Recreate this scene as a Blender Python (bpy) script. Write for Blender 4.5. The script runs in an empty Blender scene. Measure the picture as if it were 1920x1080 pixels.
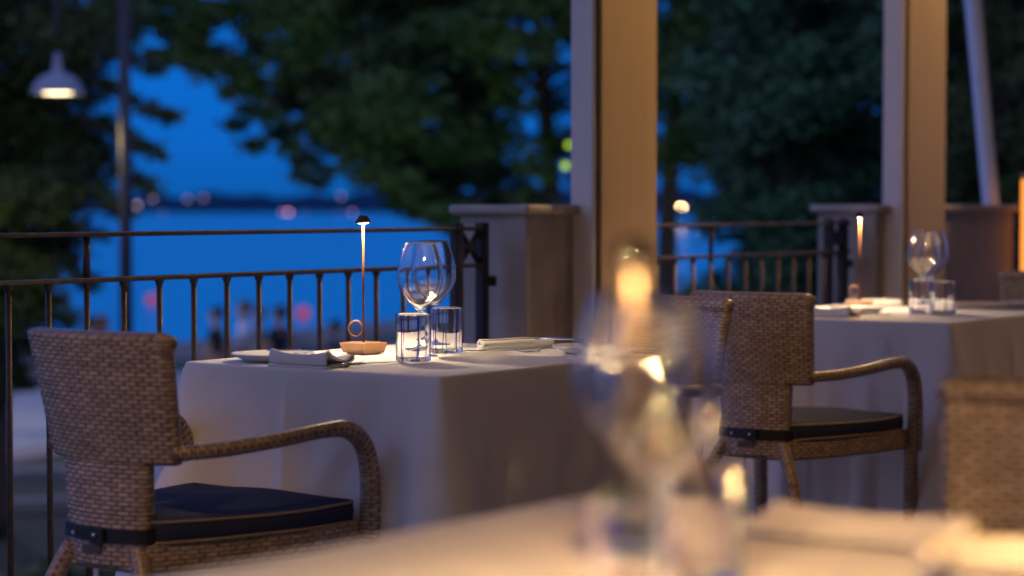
import bpy, math, random
import numpy as np
from mathutils import Vector
S = bpy.context.scene
COL = S.collection
R = math.radians
PI = math.pi
rnd = random.Random(7)

# ------------------------------------------------------------------ camera, sky, exposure
CAMZ = 1.086
cam_d = bpy.data.cameras.new('camera'); cam = bpy.data.objects.new('camera', cam_d); COL.objects.link(cam)
cam.location = (0, 0, CAMZ); cam.rotation_euler = (R(90 - 2.22), 0, 0)
cam_d.lens = 75; cam_d.sensor_width = 36; cam_d.clip_start = 0.05; cam_d.clip_end = 20000
cam_d.dof.use_dof = True; cam_d.dof.focus_distance = 4.72; cam_d.dof.aperture_fstop = 2.2
S.camera = cam

W = bpy.data.worlds.new('World'); S.world = W; W.use_nodes = True
nt = W.node_tree; nt.nodes.clear()
wo = nt.nodes.new('ShaderNodeOutputWorld'); bg = nt.nodes.new('ShaderNodeBackground')
tc = nt.nodes.new('ShaderNodeTexCoord'); sx = nt.nodes.new('ShaderNodeSeparateXYZ'); cr = nt.nodes.new('ShaderNodeValToRGB')
nt.links.new(tc.outputs['Generated'], sx.inputs[0]); nt.links.new(sx.outputs['Z'], cr.inputs[0])
mr = nt.nodes.new('ShaderNodeMapRange'); mr.inputs['From Min'].default_value = -.75; mr.inputs['From Max'].default_value = .55; mr.inputs['To Min'].default_value = .85; mr.inputs['To Max'].default_value = 1.0
nt.links.new(sx.outputs['Y'], mr.inputs['Value']); nt.links.new(mr.outputs[0], bg.inputs[1])   # weaker behind the camera, where a bright lavender sky is mixed in as fill
mr2 = nt.nodes.new('ShaderNodeMapRange'); mr2.inputs['From Min'].default_value = -.6; mr2.inputs['From Max'].default_value = .75; mr2.inputs['To Min'].default_value = 1; mr2.inputs['To Max'].default_value = 0
nt.links.new(sx.outputs['Y'], mr2.inputs['Value']); mxs = nt.nodes.new('ShaderNodeMix'); mxs.data_type = 'RGBA'
nt.links.new(mr2.outputs[0], mxs.inputs[0]); nt.links.new(cr.outputs[0], mxs.inputs[6]); mxs.inputs[7].default_value = (.34, .385, .82, 1)
nt.links.new(mxs.outputs[2], bg.inputs[0]); nt.links.new(bg.outputs[0], wo.inputs[0])
e = cr.color_ramp.elements
e[0].position = 0.0; e[0].color = (0.003, 0.080, 0.325, 1)
e[1].position = 1.0; e[1].color = (0.012, 0.06, 0.27, 1)
x_ = e.new(0.03); x_.color = (0.003, 0.104, 0.445, 1)
x_ = e.new(0.10); x_.color = (0.003, 0.120, 0.53, 1)
x_ = e.new(0.35); x_.color = (0.02, 0.105, 0.41, 1)
bg.inputs[1].default_value = 1.0

S.view_settings.view_transform = 'Standard'; S.view_settings.look = 'None'
S.view_settings.exposure = .32; S.view_settings.gamma = 1
S.render.engine = 'CYCLES'
cy = S.cycles
cy.use_denoising = True; cy.denoiser = 'OPENIMAGEDENOISE'
cy.max_bounces = 14; cy.transmission_bounces = 12; cy.transparent_max_bounces = 24; cy.glossy_bounces = 6; cy.diffuse_bounces = 3
cy.caustics_refractive = True; cy.caustics_reflective = True
cy.sample_clamp_indirect = 0; cy.blur_glossy = 0.3

# ------------------------------------------------------------------ frames
RZ = -math.atan2(.585, .811)                      # terrace axes: u along a chair's width, v along the railing
def P(u, v): return (-.754 + .811*u + .585*v, 3.967 - .585*u + .811*v)
def UV(X, Y):
    dx, dy = X + .754, Y - 3.967
    return (.811*dx - .585*dy, .585*dx + .811*dy)

# ------------------------------------------------------------------ material helpers
def mat(name, col, rough=.6, metal=0., noise=None, bump=None, emis=None, spec=None, **kw):
    m = bpy.data.materials.new(name); m.use_nodes = True
    n = m.node_tree; b = n.nodes['Principled BSDF']
    b.inputs['Base Color'].default_value = (*col, 1); b.inputs['Roughness'].default_value = rough
    b.inputs['Metallic'].default_value = metal
    if spec is not None: b.inputs['Specular IOR Level'].default_value = spec
    t = n.nodes.new('ShaderNodeTexCoord')
    if noise:                                     # (scale, other colour, detail[, stretch])
        sc, c2, det = noise[:3]
        nn = n.nodes.new('ShaderNodeTexNoise'); nn.inputs['Scale'].default_value = sc; nn.inputs['Detail'].default_value = det
        src = t.outputs['Object']
        if len(noise) > 3:
            mp = n.nodes.new('ShaderNodeMapping'); mp.inputs['Scale'].default_value = noise[3]; n.links.new(src, mp.inputs[0]); src = mp.outputs[0]
        n.links.new(src, nn.inputs['Vector'])
        r = n.nodes.new('ShaderNodeValToRGB'); r.color_ramp.elements[0].position = .35; r.color_ramp.elements[1].position = .65
        r.color_ramp.elements[0].color = (*col, 1); r.color_ramp.elements[1].color = (*c2, 1)
        n.links.new(nn.outputs['Fac'], r.inputs[0]); n.links.new(r.outputs[0], b.inputs['Base Color'])
    if bump:                                      # (scale, strength, distance)
        bn = n.nodes.new('ShaderNodeTexNoise'); bn.inputs['Scale'].default_value = bump[0]; bn.inputs['Detail'].default_value = 4
        n.links.new(t.outputs['Object'], bn.inputs['Vector'])
        bb = n.nodes.new('ShaderNodeBump'); bb.inputs['Strength'].default_value = bump[1]; bb.inputs['Distance'].default_value = bump[2]
        n.links.new(bn.outputs['Fac'], bb.inputs['Height']); n.links.new(bb.outputs[0], b.inputs['Normal'])
    if emis:
        b.inputs['Emission Color'].default_value = (*emis[0], 1); b.inputs['Emission Strength'].default_value = emis[1]
    return m
def lamp_mat(name, col, strength):
    m = bpy.data.materials.new(name); m.use_nodes = True; n = m.node_tree; n.nodes.clear()
    o = n.nodes.new('ShaderNodeOutputMaterial'); e_ = n.nodes.new('ShaderNodeEmission')
    e_.inputs[0].default_value = (*col, 1); e_.inputs[1].default_value = strength; n.links.new(e_.outputs[0], o.inputs[0]); return m
def glass_mat(name, col=(1, 1, 1), through=0, ior=1.45):
    m = bpy.data.materials.new(name); m.use_nodes = True; n = m.node_tree; n.nodes.clear()
    o = n.nodes.new('ShaderNodeOutputMaterial'); g = n.nodes.new('ShaderNodeBsdfGlass'); t = n.nodes.new('ShaderNodeBsdfTransparent'); x = n.nodes.new('ShaderNodeMixShader')
    g.inputs['Color'].default_value = (*col, 1); g.inputs['Roughness'].default_value = 0; g.inputs['IOR'].default_value = ior
    t.inputs[0].default_value = (*col, 1); x.inputs[0].default_value = through
    n.links.new(g.outputs[0], x.inputs[1]); n.links.new(t.outputs[0], x.inputs[2]); n.links.new(x.outputs[0], o.inputs[0]); return m

M = {}
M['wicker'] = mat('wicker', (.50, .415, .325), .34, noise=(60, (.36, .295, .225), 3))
n = M['wicker'].node_tree; b = n.nodes['Principled BSDF']; at = n.nodes.new('ShaderNodeAttribute'); at.attribute_name = 'strand_shade'
r = n.nodes.new('ShaderNodeValToRGB'); r.color_ramp.elements[0].position = .12; r.color_ramp.elements[0].color = (.30, .25, .22, 1); r.color_ramp.elements[1].position = 1.0; r.color_ramp.elements[1].color = (1.12, 1.1, 1.08, 1); q_ = r.color_ramp.elements.new(.58); q_.color = (.80, .78, .76, 1)  # strand tone varies; crevice shade is painted into the gaps
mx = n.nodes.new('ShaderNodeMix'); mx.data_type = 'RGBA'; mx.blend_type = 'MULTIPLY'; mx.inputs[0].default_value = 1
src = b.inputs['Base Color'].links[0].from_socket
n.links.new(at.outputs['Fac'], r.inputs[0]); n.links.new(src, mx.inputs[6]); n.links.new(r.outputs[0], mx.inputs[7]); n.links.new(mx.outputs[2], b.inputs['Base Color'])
M['cloth'] = mat('linen', (.80, .79, .78), .9, spec=.2, bump=(420, .35, .0006))
M['napkin'] = mat('napkin_linen', (.82, .81, .79), .9, spec=.2, bump=(500, .3, .0005))
M['navy'] = mat('navy_fabric', (.028, .040, .085), .85, spec=.25, bump=(700, .4, .0005))
M['piping'] = mat('tan_piping', (.30, .24, .17), .8)
M['strap'] = mat('black_strap', (.012, .012, .014), .5)
M['steel'] = mat('polished_steel', (.6, .6, .6), .18, 1)
M['plate_tag'] = mat('grey_tag', (.10, .095, .085), .5, .4)
M['white'] = mat('white_label', (.75, .75, .75), .8)
M['bronze'] = mat('dark_bronze_paint', (.10, .072, .055), .48, .35, noise=(45, (.065, .048, .038), 4), bump=(220, .3, .0006))
M['iron'] = mat('dark_iron', (.03, .03, .035), .5, .3)
M['stone'] = mat('limestone', (.46, .42, .36), .75, noise=(7, (.37, .33, .285), 6), bump=(60, .35, .002))
M['cap'] = mat('limestone_cap', (.50, .455, .39), .7, noise=(9, (.42, .38, .32), 6), bump=(50, .3, .002))
M['column'] = mat('beige_paint', (.55, .47, .35), .5, noise=(14, (.51, .435, .32), 3, (1, 1, .08)), bump=(120, .1, .0006))
M['shaft'] = mat('tan_paint', (.53, .38, .19), .5, noise=(14, (.49, .35, .17), 3, (1, 1, .08)), bump=(120, .1, .0006))
M['channel'] = mat('pale_aluminium', (.74, .69, .64), .45)
M['groove'] = mat('dark_gap', (.03, .028, .026), .8)
M['copper'] = mat('copper_satin', (.42, .235, .12), .5, .3, bump=(700, .15, .0003))
M['copper_rod'] = mat('copper_rod', (.10, .045, .018), .85, 0, spec=.05)
M['head'] = mat('lamp_head', (.045, .022, .014), .4, .6)
M['ceramic'] = mat('white_ceramic', (.78, .76, .72), .18)
M['glass'] = glass_mat('clear_glass')
def stripe_mat(name, col):
    m = mat(name, col, .12); n = m.node_tree; b = n.nodes['Principled BSDF']; o = n.nodes['Material Output']
    t = n.nodes.new('ShaderNodeBsdfTransparent'); x = n.nodes.new('ShaderNodeMixShader'); t.inputs[0].default_value = (*col, 1); x.inputs[0].default_value = .35
    n.links.new(t.outputs[0], x.inputs[1]); n.links.new(b.outputs[0], x.inputs[2]); n.links.new(x.outputs[0], o.inputs[0]); return m
M['blue'] = stripe_mat('blue_glass', (.03, .05, .75)); M['teal'] = stripe_mat('teal_glass', (.03, .45, .50)); M['violet'] = stripe_mat('violet_glass', (.10, .04, .65))
M['led'] = lamp_mat('warm_led', (1, .72, .43), 1750)
M['down'] = lamp_mat('downlight_led', (1, .60, .28), 900)
M['floor'] = mat('terrace_stone', (.42, .37, .31), .7, noise=(3, (.34, .30, .25), 6), bump=(40, .2, .002))
M['wood'] = mat('table_wood', (.14, .08, .045), .6)
M['roof'] = mat('white_boards', (.55, .5, .44), .7)

# ------------------------------------------------------------------ mesh helpers
def link(name, me, m=None, parent=None, smooth=True, loc=None):
    o = bpy.data.objects.new(name, me); COL.objects.link(o)
    if m is not None:
        for mm in (m if isinstance(m, (list, tuple)) else [m]): me.materials.append(mm)
    if parent is not None: o.parent = parent
    if loc is not None: o.location = loc
    if smooth: me.polygons.foreach_set('use_smooth', [True]*len(me.polygons))
    return o
def tag(o, label=None, cat=None, group=None, kind=None):
    if label: o['label'] = label
    if cat: o['category'] = cat
    if group: o['group'] = group
    if kind: o['kind'] = kind
    return o
def thing(name, label, cat, loc=(0, 0, 0), rz=0, group=None):
    o = bpy.data.objects.new(name, None); COL.objects.link(o); o.location = loc; o.rotation_euler = (0, 0, rz); o.empty_display_size = .1
    return tag(o, label, cat, group)
def kids(o): return [c for c in list(COL.objects) if c.parent == o]
def dup(o, loc=None, rz=None, label=None, parent=None):
    c = o.copy(); COL.objects.link(c)
    if parent is not None: c.parent = parent
    for k in kids(o): dup(k, parent=c)
    if loc is not None: c.location = loc
    if rz is not None: c.rotation_euler = (0, 0, rz)
    if label: c['label'] = label
    return c

class MB:
    def __init__(s): s.v = []; s.f = []; s.mi = []
    def add(s, vs, fs, mi=0):
        b = len(s.v); s.v += [tuple(map(float, p)) for p in vs]; s.f += [tuple(i + b for i in f) for f in fs]; s.mi += [mi]*len(fs); return s
    def box(s, x0, x1, y0, y1, z0, z1, bev=0., mi=0):
        if bev <= 0:
            s.add([(x, y, z) for z in (z0, z1) for y in (y0, y1) for x in (x0, x1)],
                  [(0, 2, 3, 1), (4, 5, 7, 6), (0, 1, 5, 4), (2, 6, 7, 3), (0, 4, 6, 2), (1, 3, 7, 5)], mi)
        else:
            def ring(i, z): return [(x0+i, y0+bev, z), (x0+bev, y0+i, z), (x1-bev, y0+i, z), (x1-i, y0+bev, z), (x1-i, y1-bev, z), (x1-bev, y1-i, z), (x0+bev, y1-i, z), (x0+i, y1-bev, z)]
            rs = [ring(bev*.9, z0), ring(0, z0+bev), ring(0, z1-bev), ring(bev*.3, z1-bev*.3), ring(bev*.99, z1)]
            vs = sum(rs, []); fs = []
            for k in range(len(rs)-1):
                for i in range(8): fs.append((k*8+i, k*8+(i+1) % 8, (k+1)*8+(i+1) % 8, (k+1)*8+i))
            fs.append(tuple(range(7, -1, -1))); fs.append(tuple((len(rs)-1)*8+i for i in range(8)))
            s.add(vs, fs, mi)
        return s
    def tube(s, pts, rad, n=10, mi=0, cap=True, flat=1.0):
        pts = [Vector(p) for p in pts]; rr = rad if isinstance(rad, (list, tuple)) else [rad]*len(pts)
        prev = None; vs = []; fs = []
        for i, p in enumerate(pts):
            d = (pts[min(i+1, len(pts)-1)] - pts[max(i-1, 0)]).normalized()
            if prev is None: a = d.orthogonal().normalized() if abs(d.z) > .95 else d.cross(Vector((0, 0, 1))).normalized()
            else: a = (prev - d*prev.dot(d)).normalized()
            prev = a; b = d.cross(a)
            for k in range(n):
                t = 2*PI*k/n; vs.append(p + (a*math.cos(t) + b*math.sin(t)*flat)*rr[i])
        for i in range(len(pts)-1):
            for k in range(n): fs.append((i*n+k, i*n+(k+1) % n, (i+1)*n+(k+1) % n, (i+1)*n+k))
        if cap: fs.append(tuple(range(n-1, -1, -1))); fs.append(tuple((len(pts)-1)*n+k for k in range(n)))
        return s.add(vs, fs, mi)
    def lathe(s, prof, n=48, mi=0, closed=False, cx=0, cy=0):
        vs = []; fs = []
        for (r, z) in prof:
            for k in range(n): t = 2*PI*k/n; vs.append((cx + r*math.cos(t), cy + r*math.sin(t), z))
        L = len(prof)
        for i in range(L if closed else L-1):
            j = (i+1) % L
            for k in range(n): fs.append((i*n+k, i*n+(k+1) % n, j*n+(k+1) % n, j*n+k))
        return s.add(vs, fs, mi)
    def build(s, name, m, parent=None, smooth=False, loc=None):
        me = bpy.data.meshes.new(name); me.from_pydata(s.v, [], s.f)
        o = link(name, me, m, parent, smooth, loc)
        if any(s.mi): me.polygons.foreach_set('material_index', s.mi)
        return o

def weave(a, l, bw=.026, rh=.0086):
    row = np.floor(l/rh); fa = (a/bw + .5*(row % 2)) % 1.0; fl = (l/rh) % 1.0
    br_ = np.floor(a/bw + .5*(row % 2)); tone = (np.sin(row*127.1 + br_*311.7)*43758.5453) % 1.0
    return np.sin(PI*fl)**.7 * np.minimum(1, np.sin(PI*fa)*1.9)**.8, tone
def loft(name, rings, m, parent=None, amp=0.0, caps=True, bw=.026, rh=.0086, smooth=True):
    """rings: (R,N,3) closed loops; amp = height of the woven pillows along the normal"""
    G = np.array(rings, float); Rn, N = G.shape[:2]
    if amp:
        da = np.roll(G, -1, 1) - np.roll(G, 1, 1); dl = np.gradient(G, axis=0)
        nn = np.cross(da, dl); ln = np.linalg.norm(nn, axis=2, keepdims=True); nn /= np.maximum(ln, 1e-9)
        seg = np.linalg.norm(np.roll(G, -1, 1) - G, axis=2); a = np.cumsum(seg, 1) - seg
        tot = a[:, -1] + seg[:, -1]; k = np.maximum(1, np.round(np.median(tot)/bw)); a = a/tot[:, None]*k*bw
        ls = np.linalg.norm(np.diff(G, axis=0), axis=2).max(1); l = np.concatenate([[0], np.cumsum(ls)])[:, None]*np.ones((1, N))
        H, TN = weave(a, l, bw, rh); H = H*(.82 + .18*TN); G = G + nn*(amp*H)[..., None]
    v = G.reshape(-1, 3)
    i = np.arange(Rn-1)[:, None]*N; k = np.arange(N)[None]; k2 = (k+1) % N
    f = np.stack([i+k, i+k2, i+N+k2, i+N+k], 2).reshape(-1, 4).tolist()
    v = v.tolist()
    if caps:
        f.append(list(range(N-1, -1, -1))); f.append([(Rn-1)*N+q for q in range(N)])
    me = bpy.data.meshes.new(name); me.from_pydata(v, [], f)
    if amp: me.attributes.new('strand_shade', 'FLOAT', 'POINT').data.foreach_set('value', (H*(.72+.40*TN)).astype(np.float32).ravel())
    return link(name, me, m, parent, smooth)
def spline(pts, step):
    """Catmull-Rom through pts, resampled at about `step`"""
    p = np.array(pts, float); q = np.vstack([2*p[0]-p[1], p, 2*p[-1]-p[-2]]); out = []
    for i in range(1, len(q)-2):
        t = np.linspace(0, 1, 24, endpoint=False)[:, None]
        out.append(.5*(2*q[i] + (q[i+1]-q[i-1])*t + (2*q[i-1]-5*q[i]+4*q[i+1]-q[i+2])*t**2 + (-q[i-1]+3*q[i]-3*q[i+1]+q[i+2])*t**3))
    out = np.vstack(out + [p[-1:]]); d = np.r_[0, np.cumsum(np.linalg.norm(np.diff(out, axis=0), axis=1))]
    n = max(3, int(d[-1]/step)+1); s = np.linspace(0, d[-1], n)
    return np.stack([np.interp(s, d, out[:, c]) for c in range(out.shape[1])], 1)
def sweep(path, rx, ry, n=20, up=(0, 0, 1)):
    """rings along a path; rx sideways, ry along `up`; radii scalar or per point"""
    p = np.asarray(path, float); T = np.gradient(p, axis=0); T /= np.linalg.norm(T, axis=1, keepdims=True)
    a = np.cross(T[0], up);
    if np.linalg.norm(a) < 1e-3: a = np.cross(T[0], (0, 1, 0))
    rings = []; rx = np.ones(len(p))*rx; ry = np.ones(len(p))*ry; th = np.linspace(0, 2*PI, n, endpoint=False)
    for i in range(len(p)):
        a = a - T[i]*a.dot(T[i]); a /= np.linalg.norm(a); b = np.cross(a, T[i])
        rings.append(p[i] + np.outer(np.cos(th)*rx[i], a) + np.outer(-np.sin(th)*ry[i], b))
    return np.array(rings)
def rounded(poly, r, n):
    """closed polygon -> n points evenly spaced, corners rounded, counter-clockwise"""
    pts = []; L = len(poly); poly = [np.array(q, float) for q in poly]
    for i in range(L):
        a, b, c = poly[i-1], poly[i], poly[(i+1) % L]
        d1 = (a-b)/np.linalg.norm(a-b); d2 = (c-b)/np.linalg.norm(c-b)
        for t in np.linspace(0, 1, 9):
            s0, s1 = b + d1*r, b + d2*r; pts.append((1-t)**2*s0 + 2*t*(1-t)*b + t*t*s1)
    pts = np.array(pts + [pts[0]]); d = np.r_[0, np.cumsum(np.linalg.norm(np.diff(pts, axis=0), axis=1))]
    s = np.linspace(0, d[-1], n, endpoint=False)
    return np.stack([np.interp(s, d, pts[:, 0]), np.interp(s, d, pts[:, 1])], 1)
def inset(loop, d):
    t = np.roll(loop, -1, 0) - np.roll(loop, 1, 0); t /= np.linalg.norm(t, axis=1, keepdims=True)
    return loop - np.stack([t[:, 1], -t[:, 0]], 1)*d

# ================================================================== THE SETTING
def uvbox(name, u0, u1, v0, v1, z0, z1, m, bev=0., parent=None):
    """a box given in terrace axes around its own base centre"""
    cu, cv = (u0+u1)/2, (v0+v1)/2
    o = MB().box(u0-cu, u1-cu, v0-cv, v1-cv, 0, z1-z0, bev).build(name, m, parent)
    if parent is None: o.location = (*P(cu, cv), z0); o.rotation_euler = (0, 0, RZ)
    return o
fl = uvbox('terrace_floor', -.98, 9, -7, 14, -.30, 0, None); tag(fl, kind='structure')
mf = mat('terrace_tiles', (.42, .37, .31), .6); fl.data.materials.append(mf)
n = mf.node_tree; b = n.nodes['Principled BSDF']; br = n.nodes.new('ShaderNodeTexBrick'); t_ = n.nodes.new('ShaderNodeTexCoord')
br.inputs['Color1'].default_value = (.42, .36, .30, 1); br.inputs['Color2'].default_value = (.35, .31, .26, 1); br.inputs['Mortar'].default_value = (.16, .14, .12, 1)
br.inputs['Scale'].default_value = 1; br.inputs['Brick Width'].default_value = .6; br.inputs['Row Height'].default_value = .3; br.inputs['Mortar Size'].default_value = .004
n.links.new(t_.outputs['Object'], br.inputs['Vector']); n.links.new(br.outputs['Color'], b.inputs['Base Color'])
w_ = uvbox('retaining_wall', -.93, -.6, -7, 14, -2.2, -.304, M['stone']); tag(w_, 'stone retaining wall carrying the raised terrace above the promenade', 'wall')

# land, path, water, far shore
def sheet(name, pts, z, m, kind='structure'):
    o = MB().add([(x, y, z) for x, y in pts], [tuple(range(len(pts)))]).build(name, m); tag(o, kind=kind); return o
m_land = mat('dark_lawn', (.035, .045, .02), .95, noise=(.8, (.06, .055, .035), 6), bump=(6, .5, .05))
m_path = mat('promenade_paving', (.30, .31, .33), .8, noise=(1.2, (.25, .26, .28), 4))
m_kerb = mat('pink_kerb', (.30, .22, .22), .8, noise=(2, (.24, .18, .18), 4))
m_sand = mat('pebble_shore', (.22, .18, .14), .95, noise=(3, (.12, .10, .085), 6))
def shoreX(Y): return -10.5 + .465*(Y-43.6)
sheet('lawn', [(-400, -60), (400, -60), (400, 300), (shoreX(300), 300), (shoreX(0)-1, 0), (-400, -40)], -2.2, m_land)
def band(name, a, b, z, m):                         # strips that follow the shoreline
    ys = (-10, 140); dn = 1.1
    sheet(name, [(shoreX(ys[0])+a*dn, ys[0]), (shoreX(ys[0])+b*dn, ys[0]), (shoreX(ys[1])+b*dn, ys[1]), (shoreX(ys[1])+a*dn, ys[1])], z, m)
band('pebble_beach', -.8, 2.6, -2.19, m_sand)
band('promenade', 4.4, 10, -2.186, m_path)
band('path_edging', 10.05, 10.7, -2.182, m_kerb)
m_water = bpy.data.materials.new('sea_water'); m_water.use_nodes = True
n = m_water.node_tree; b = n.nodes['Principled BSDF']
b.inputs['Base Color'].default_value = (.01, .30, .50, 1); b.inputs['Roughness'].default_value = .22; b.inputs['IOR'].default_value = 1.33
t_ = n.nodes.new('ShaderNodeTexCoord'); no = n.nodes.new('ShaderNodeTexNoise'); no.inputs['Scale'].default_value = 1.3; no.inputs['Detail'].default_value = 6
mp = n.nodes.new('ShaderNodeMapping'); mp.inputs['Scale'].default_value = (.35, 1, 1); n.links.new(t_.outputs['Object'], mp.inputs[0]); n.links.new(mp.outputs[0], no.inputs['Vector'])
bb = n.nodes.new('ShaderNodeBump'); bb.inputs['Strength'].default_value = .35; bb.inputs['Distance'].default_value = .12
n.links.new(no.outputs['Fac'], bb.inputs['Height']); n.links.new(bb.outputs[0], b.inputs['Normal'])
sheet('sea_water', [(-4000, 4), (4000, 4), (4000, 9000), (-4000, 9000)], -2.8, m_water)
# bank between lawn and water
bk = MB().add([(shoreX(-10)-.9, -10, -2.19), (shoreX(300)-.9, 300, -2.19), (shoreX(300)-2.6, 300, -2.95), (shoreX(-10)-2.6, -10, -2.95)], [(0, 1, 2, 3)]).build('shore_bank', m_sand); tag(bk, kind='structure')
# far shore: low wooded headland
def ridge(name, Y, x0, x1, hfun, depth, m, step=9):
    xs = np.arange(x0, x1+1, step); vs = []; fs = []
    for x in xs:
        h = hfun(x); vs += [(x, Y, -3.2), (x, Y+2, -2.8+h*.75), (x, Y+depth*.4, -2.8+h), (x, Y+depth, -3.2)]
    for i in range(len(xs)-1):
        for k in range(3): fs.append((i*4+k, (i+1)*4+k, (i+1)*4+k+1, i*4+k+1))
    o = MB().add(vs, fs).build(name, m); tag(o, kind='structure'); return o
m_far = mat('hazy_far_woods', (.012, .05, .11), 1, noise=(.05, (.010, .042, .095), 4), spec=0)  # distance haze painted into the colour of the woods
ridge('far_shore', 1080, -340, 380, lambda x: 8.6 + 2.0*math.sin(x*.021) + 1.3*math.sin(x*.083+1) + 1.0*math.sin(x*.23) + rnd.random()*1.0 + (2.5 if -115 < x < 30 else 0) , 60, m_far, 5)
ridge('far_hills', 2600, -900, 900, lambda x: 17 + 5*math.sin(x*.006+.5) + 3*math.sin(x*.019), 300, m_far, 20)

# ------------------------------------------------------------------ railing, piers, columns, roof
RAILU = -.85
def railing(v0, v1, label, first, posts, panel=None):
    """v from v0 to v1; balusters every .12"""
    L = v1-v0; t = thing('metal_railing', label, 'railing', (*P(RAILU, v0), 0), RZ, 'railing sections between the stone piers')
    for z in (1.023, .914, .155, .045):
        MB().box(-.015, .015, 0, L, z-.012, z, .0025).build('rail', M['bronze'], t)
    k = 0; v = first
    while v < v1 - .05:
        tall = k in posts
        MB().tube([(0, v-v0, .143-.004), (0, v-v0, .902+.002)], .0072, 12).build('baluster', M['bronze'], t, True)
        if tall:
            MB().tube([(0, v-v0, .914-.002), (0, v-v0, 1.011+.002)], .0085, 12).build('rail_post', M['bronze'], t, True)
            MB().tube([(0, v-v0, .033), (0, v-v0, .143)], .0085, 12).build('lower_post', M['bronze'], t, True)
        MB().lathe([(.0073, .888), (.0115, .897), (.0118, .9015)], 12).build('baluster_collar', M['bronze'], kids(t)[-1], True, None).location = (0, v-v0, 0)
        v += .12; k += 1
    if panel:
        for w in panel:
            for vv in (w, w+.125):
                MB().box(-.016, .016, vv-v0-.016, vv-v0+.016, 0, 1.035, .003).build('end_post', M['iron'], t)
            m = MB()
            for a, b in (((.016, .915), (.109, 1.011)), ((.109, .915), (.016, 1.011))):
                m.tube([(0, w-v0+a[0], a[1]), (0, w-v0+b[0], b[1])], .009, 8)
            m.tube([(-.012, w-v0+.0625, .963), (.012, w-v0+.0625, .963)], .018, 12)
            m.build('cross_panel', M['iron'], t)
            m = MB(); s = w-v0+.125
            m.tube([(0, s+.012, .86), (0, s+.06, .86)], .009, 10).tube([(0, s+.04, .845), (0, s+.04, .875)], .02, 12)
            m.build('wall_bracket', M['iron'], t, True)
    return t
railing(-2.2, 2.33, 'nearest run of bronze railing behind the front table, left of the first stone pier', .5-.12*22, (4, 24,), (2.19,))
railing(3.12, 4.70, 'bronze railing between the two columns, behind the second wicker chair', 3.17, (4, ), (4.53,))
railing(6.16, 8.8, 'bronze railing at the far right beyond the second column', 6.42, (5,), (6.17,))

def pier(v0, v1, label):
    t = thing('stone_pier', label, 'pier', (*P(-.88, (v0+v1)/2), 0), RZ, 'stone piers of the balustrade')
    h = (v1-v0)/2
    MB().box(-.125, .125, -h, h, 0, 1.058, .004).build('shaft', M['stone'], t)
    MB().box(-.15, .15, -h-.03, h+.03, 1.058, 1.088, .009).build('coping', M['cap'], t)
    MB().box(-.14, .14, -h-.015, h+.015, 0, .09, .004).build('plinth', M['stone'], t)
    return t
pier(2.41, 3.06, 'pale stone pier with rounded cap at the end of the near railing')
pier(4.74, 6.08, 'long pale stone pier with rounded cap behind the second column')

def column(v, label, depth=.335):
    t = thing('terrace_column', label, 'column', (*P(-.72, v+depth/2), 0), RZ, 'tall beige columns holding the terrace roof')
    d = depth/2
    MB().box(-.046, .046, -d+.012, d, 0, 2.95, .004).build('shaft', M['shaft'], t)
    MB().box(-.046, .036, -d-.022, -d, 0, 2.95, .003).build('front_channel', M['channel'], t)
    MB().box(-.04, .034, -d-.0005, -d+.0125, 0, 2.95).build('groove_strip', M['groove'], t)  # dark strip filling the groove behind the channel
    MB().box(-.06, .06, -d-.035, d+.02, 0, .05, .004).build('base_shoe', M['column'], t)
    return t
column(2.68, 'tall beige column nearest the camera, beside the first stone pier')
column(4.84, 'tall beige column further right, standing in front of the long pier', .36)
rf = thing('terrace_roof', 'flat boarded roof carried by the beige columns over the terrace', 'roof', (*P(3, 3), 2.95), RZ)
MB().box(-4.0, 5, -9, 9, .0, .12).build('ceiling_panel', M['roof'], rf)
MB().box(-4.05, -3.8, -9, 9, -.14, -.002).build('edge_beam', M['roof'], rf)

bd = thing('restaurant_building', 'rendered restaurant wall behind the terrace, outside the picture', 'building', (*P(5.6, 2), 0), RZ)
M['render'] = mat('ochre_render', (.42, .33, .24), .9, noise=(3, (.36, .28, .2), 5))
MB().box(0, .3, -10, 9, 0, 3.2).build('long_wall', M['render'], bd)
MB().box(-6.4, -.005, -9.6, -9.3, 0, 3.2).build('end_wall', M['render'], bd)

# ------------------------------------------------------------------ ceiling downlights (warm restaurant light)
def downlight(u, v, power, label, aim=None, size=50, blend=.5, col=(1, .50, .17), emit=True):
    t = thing('ceiling_spotlight', label, 'light', (*P(u, v), 2.95), RZ, 'warm spotlights under the terrace roof')
    MB().lathe([(.0, -.002), (.05, -.002), (.05, -.09), (.044, -.09), (.014, -.076)], 24).build('housing', M['head'], t, True)
    MB().lathe([(.0, -.075), (.014, -.075)], 20).build('lens', M['down'], t)
    ld = bpy.data.lights.new('spot', 'SPOT'); ld.energy = power; ld.color = col; ld.spot_size = R(size); ld.spot_blend = blend; ld.shadow_soft_size = .04
    lo = bpy.data.objects.new('spot_lamp', ld); COL.objects.link(lo)
    lo.location = (*P(u, v), 2.95-.10)
    a = Vector((*P(*aim[:2]), aim[2])) if aim else Vector((*P(u, v), 0))
    lo.rotation_euler = (a - lo.location).to_track_quat('-Z', 'Y').to_euler()
    return t
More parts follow.
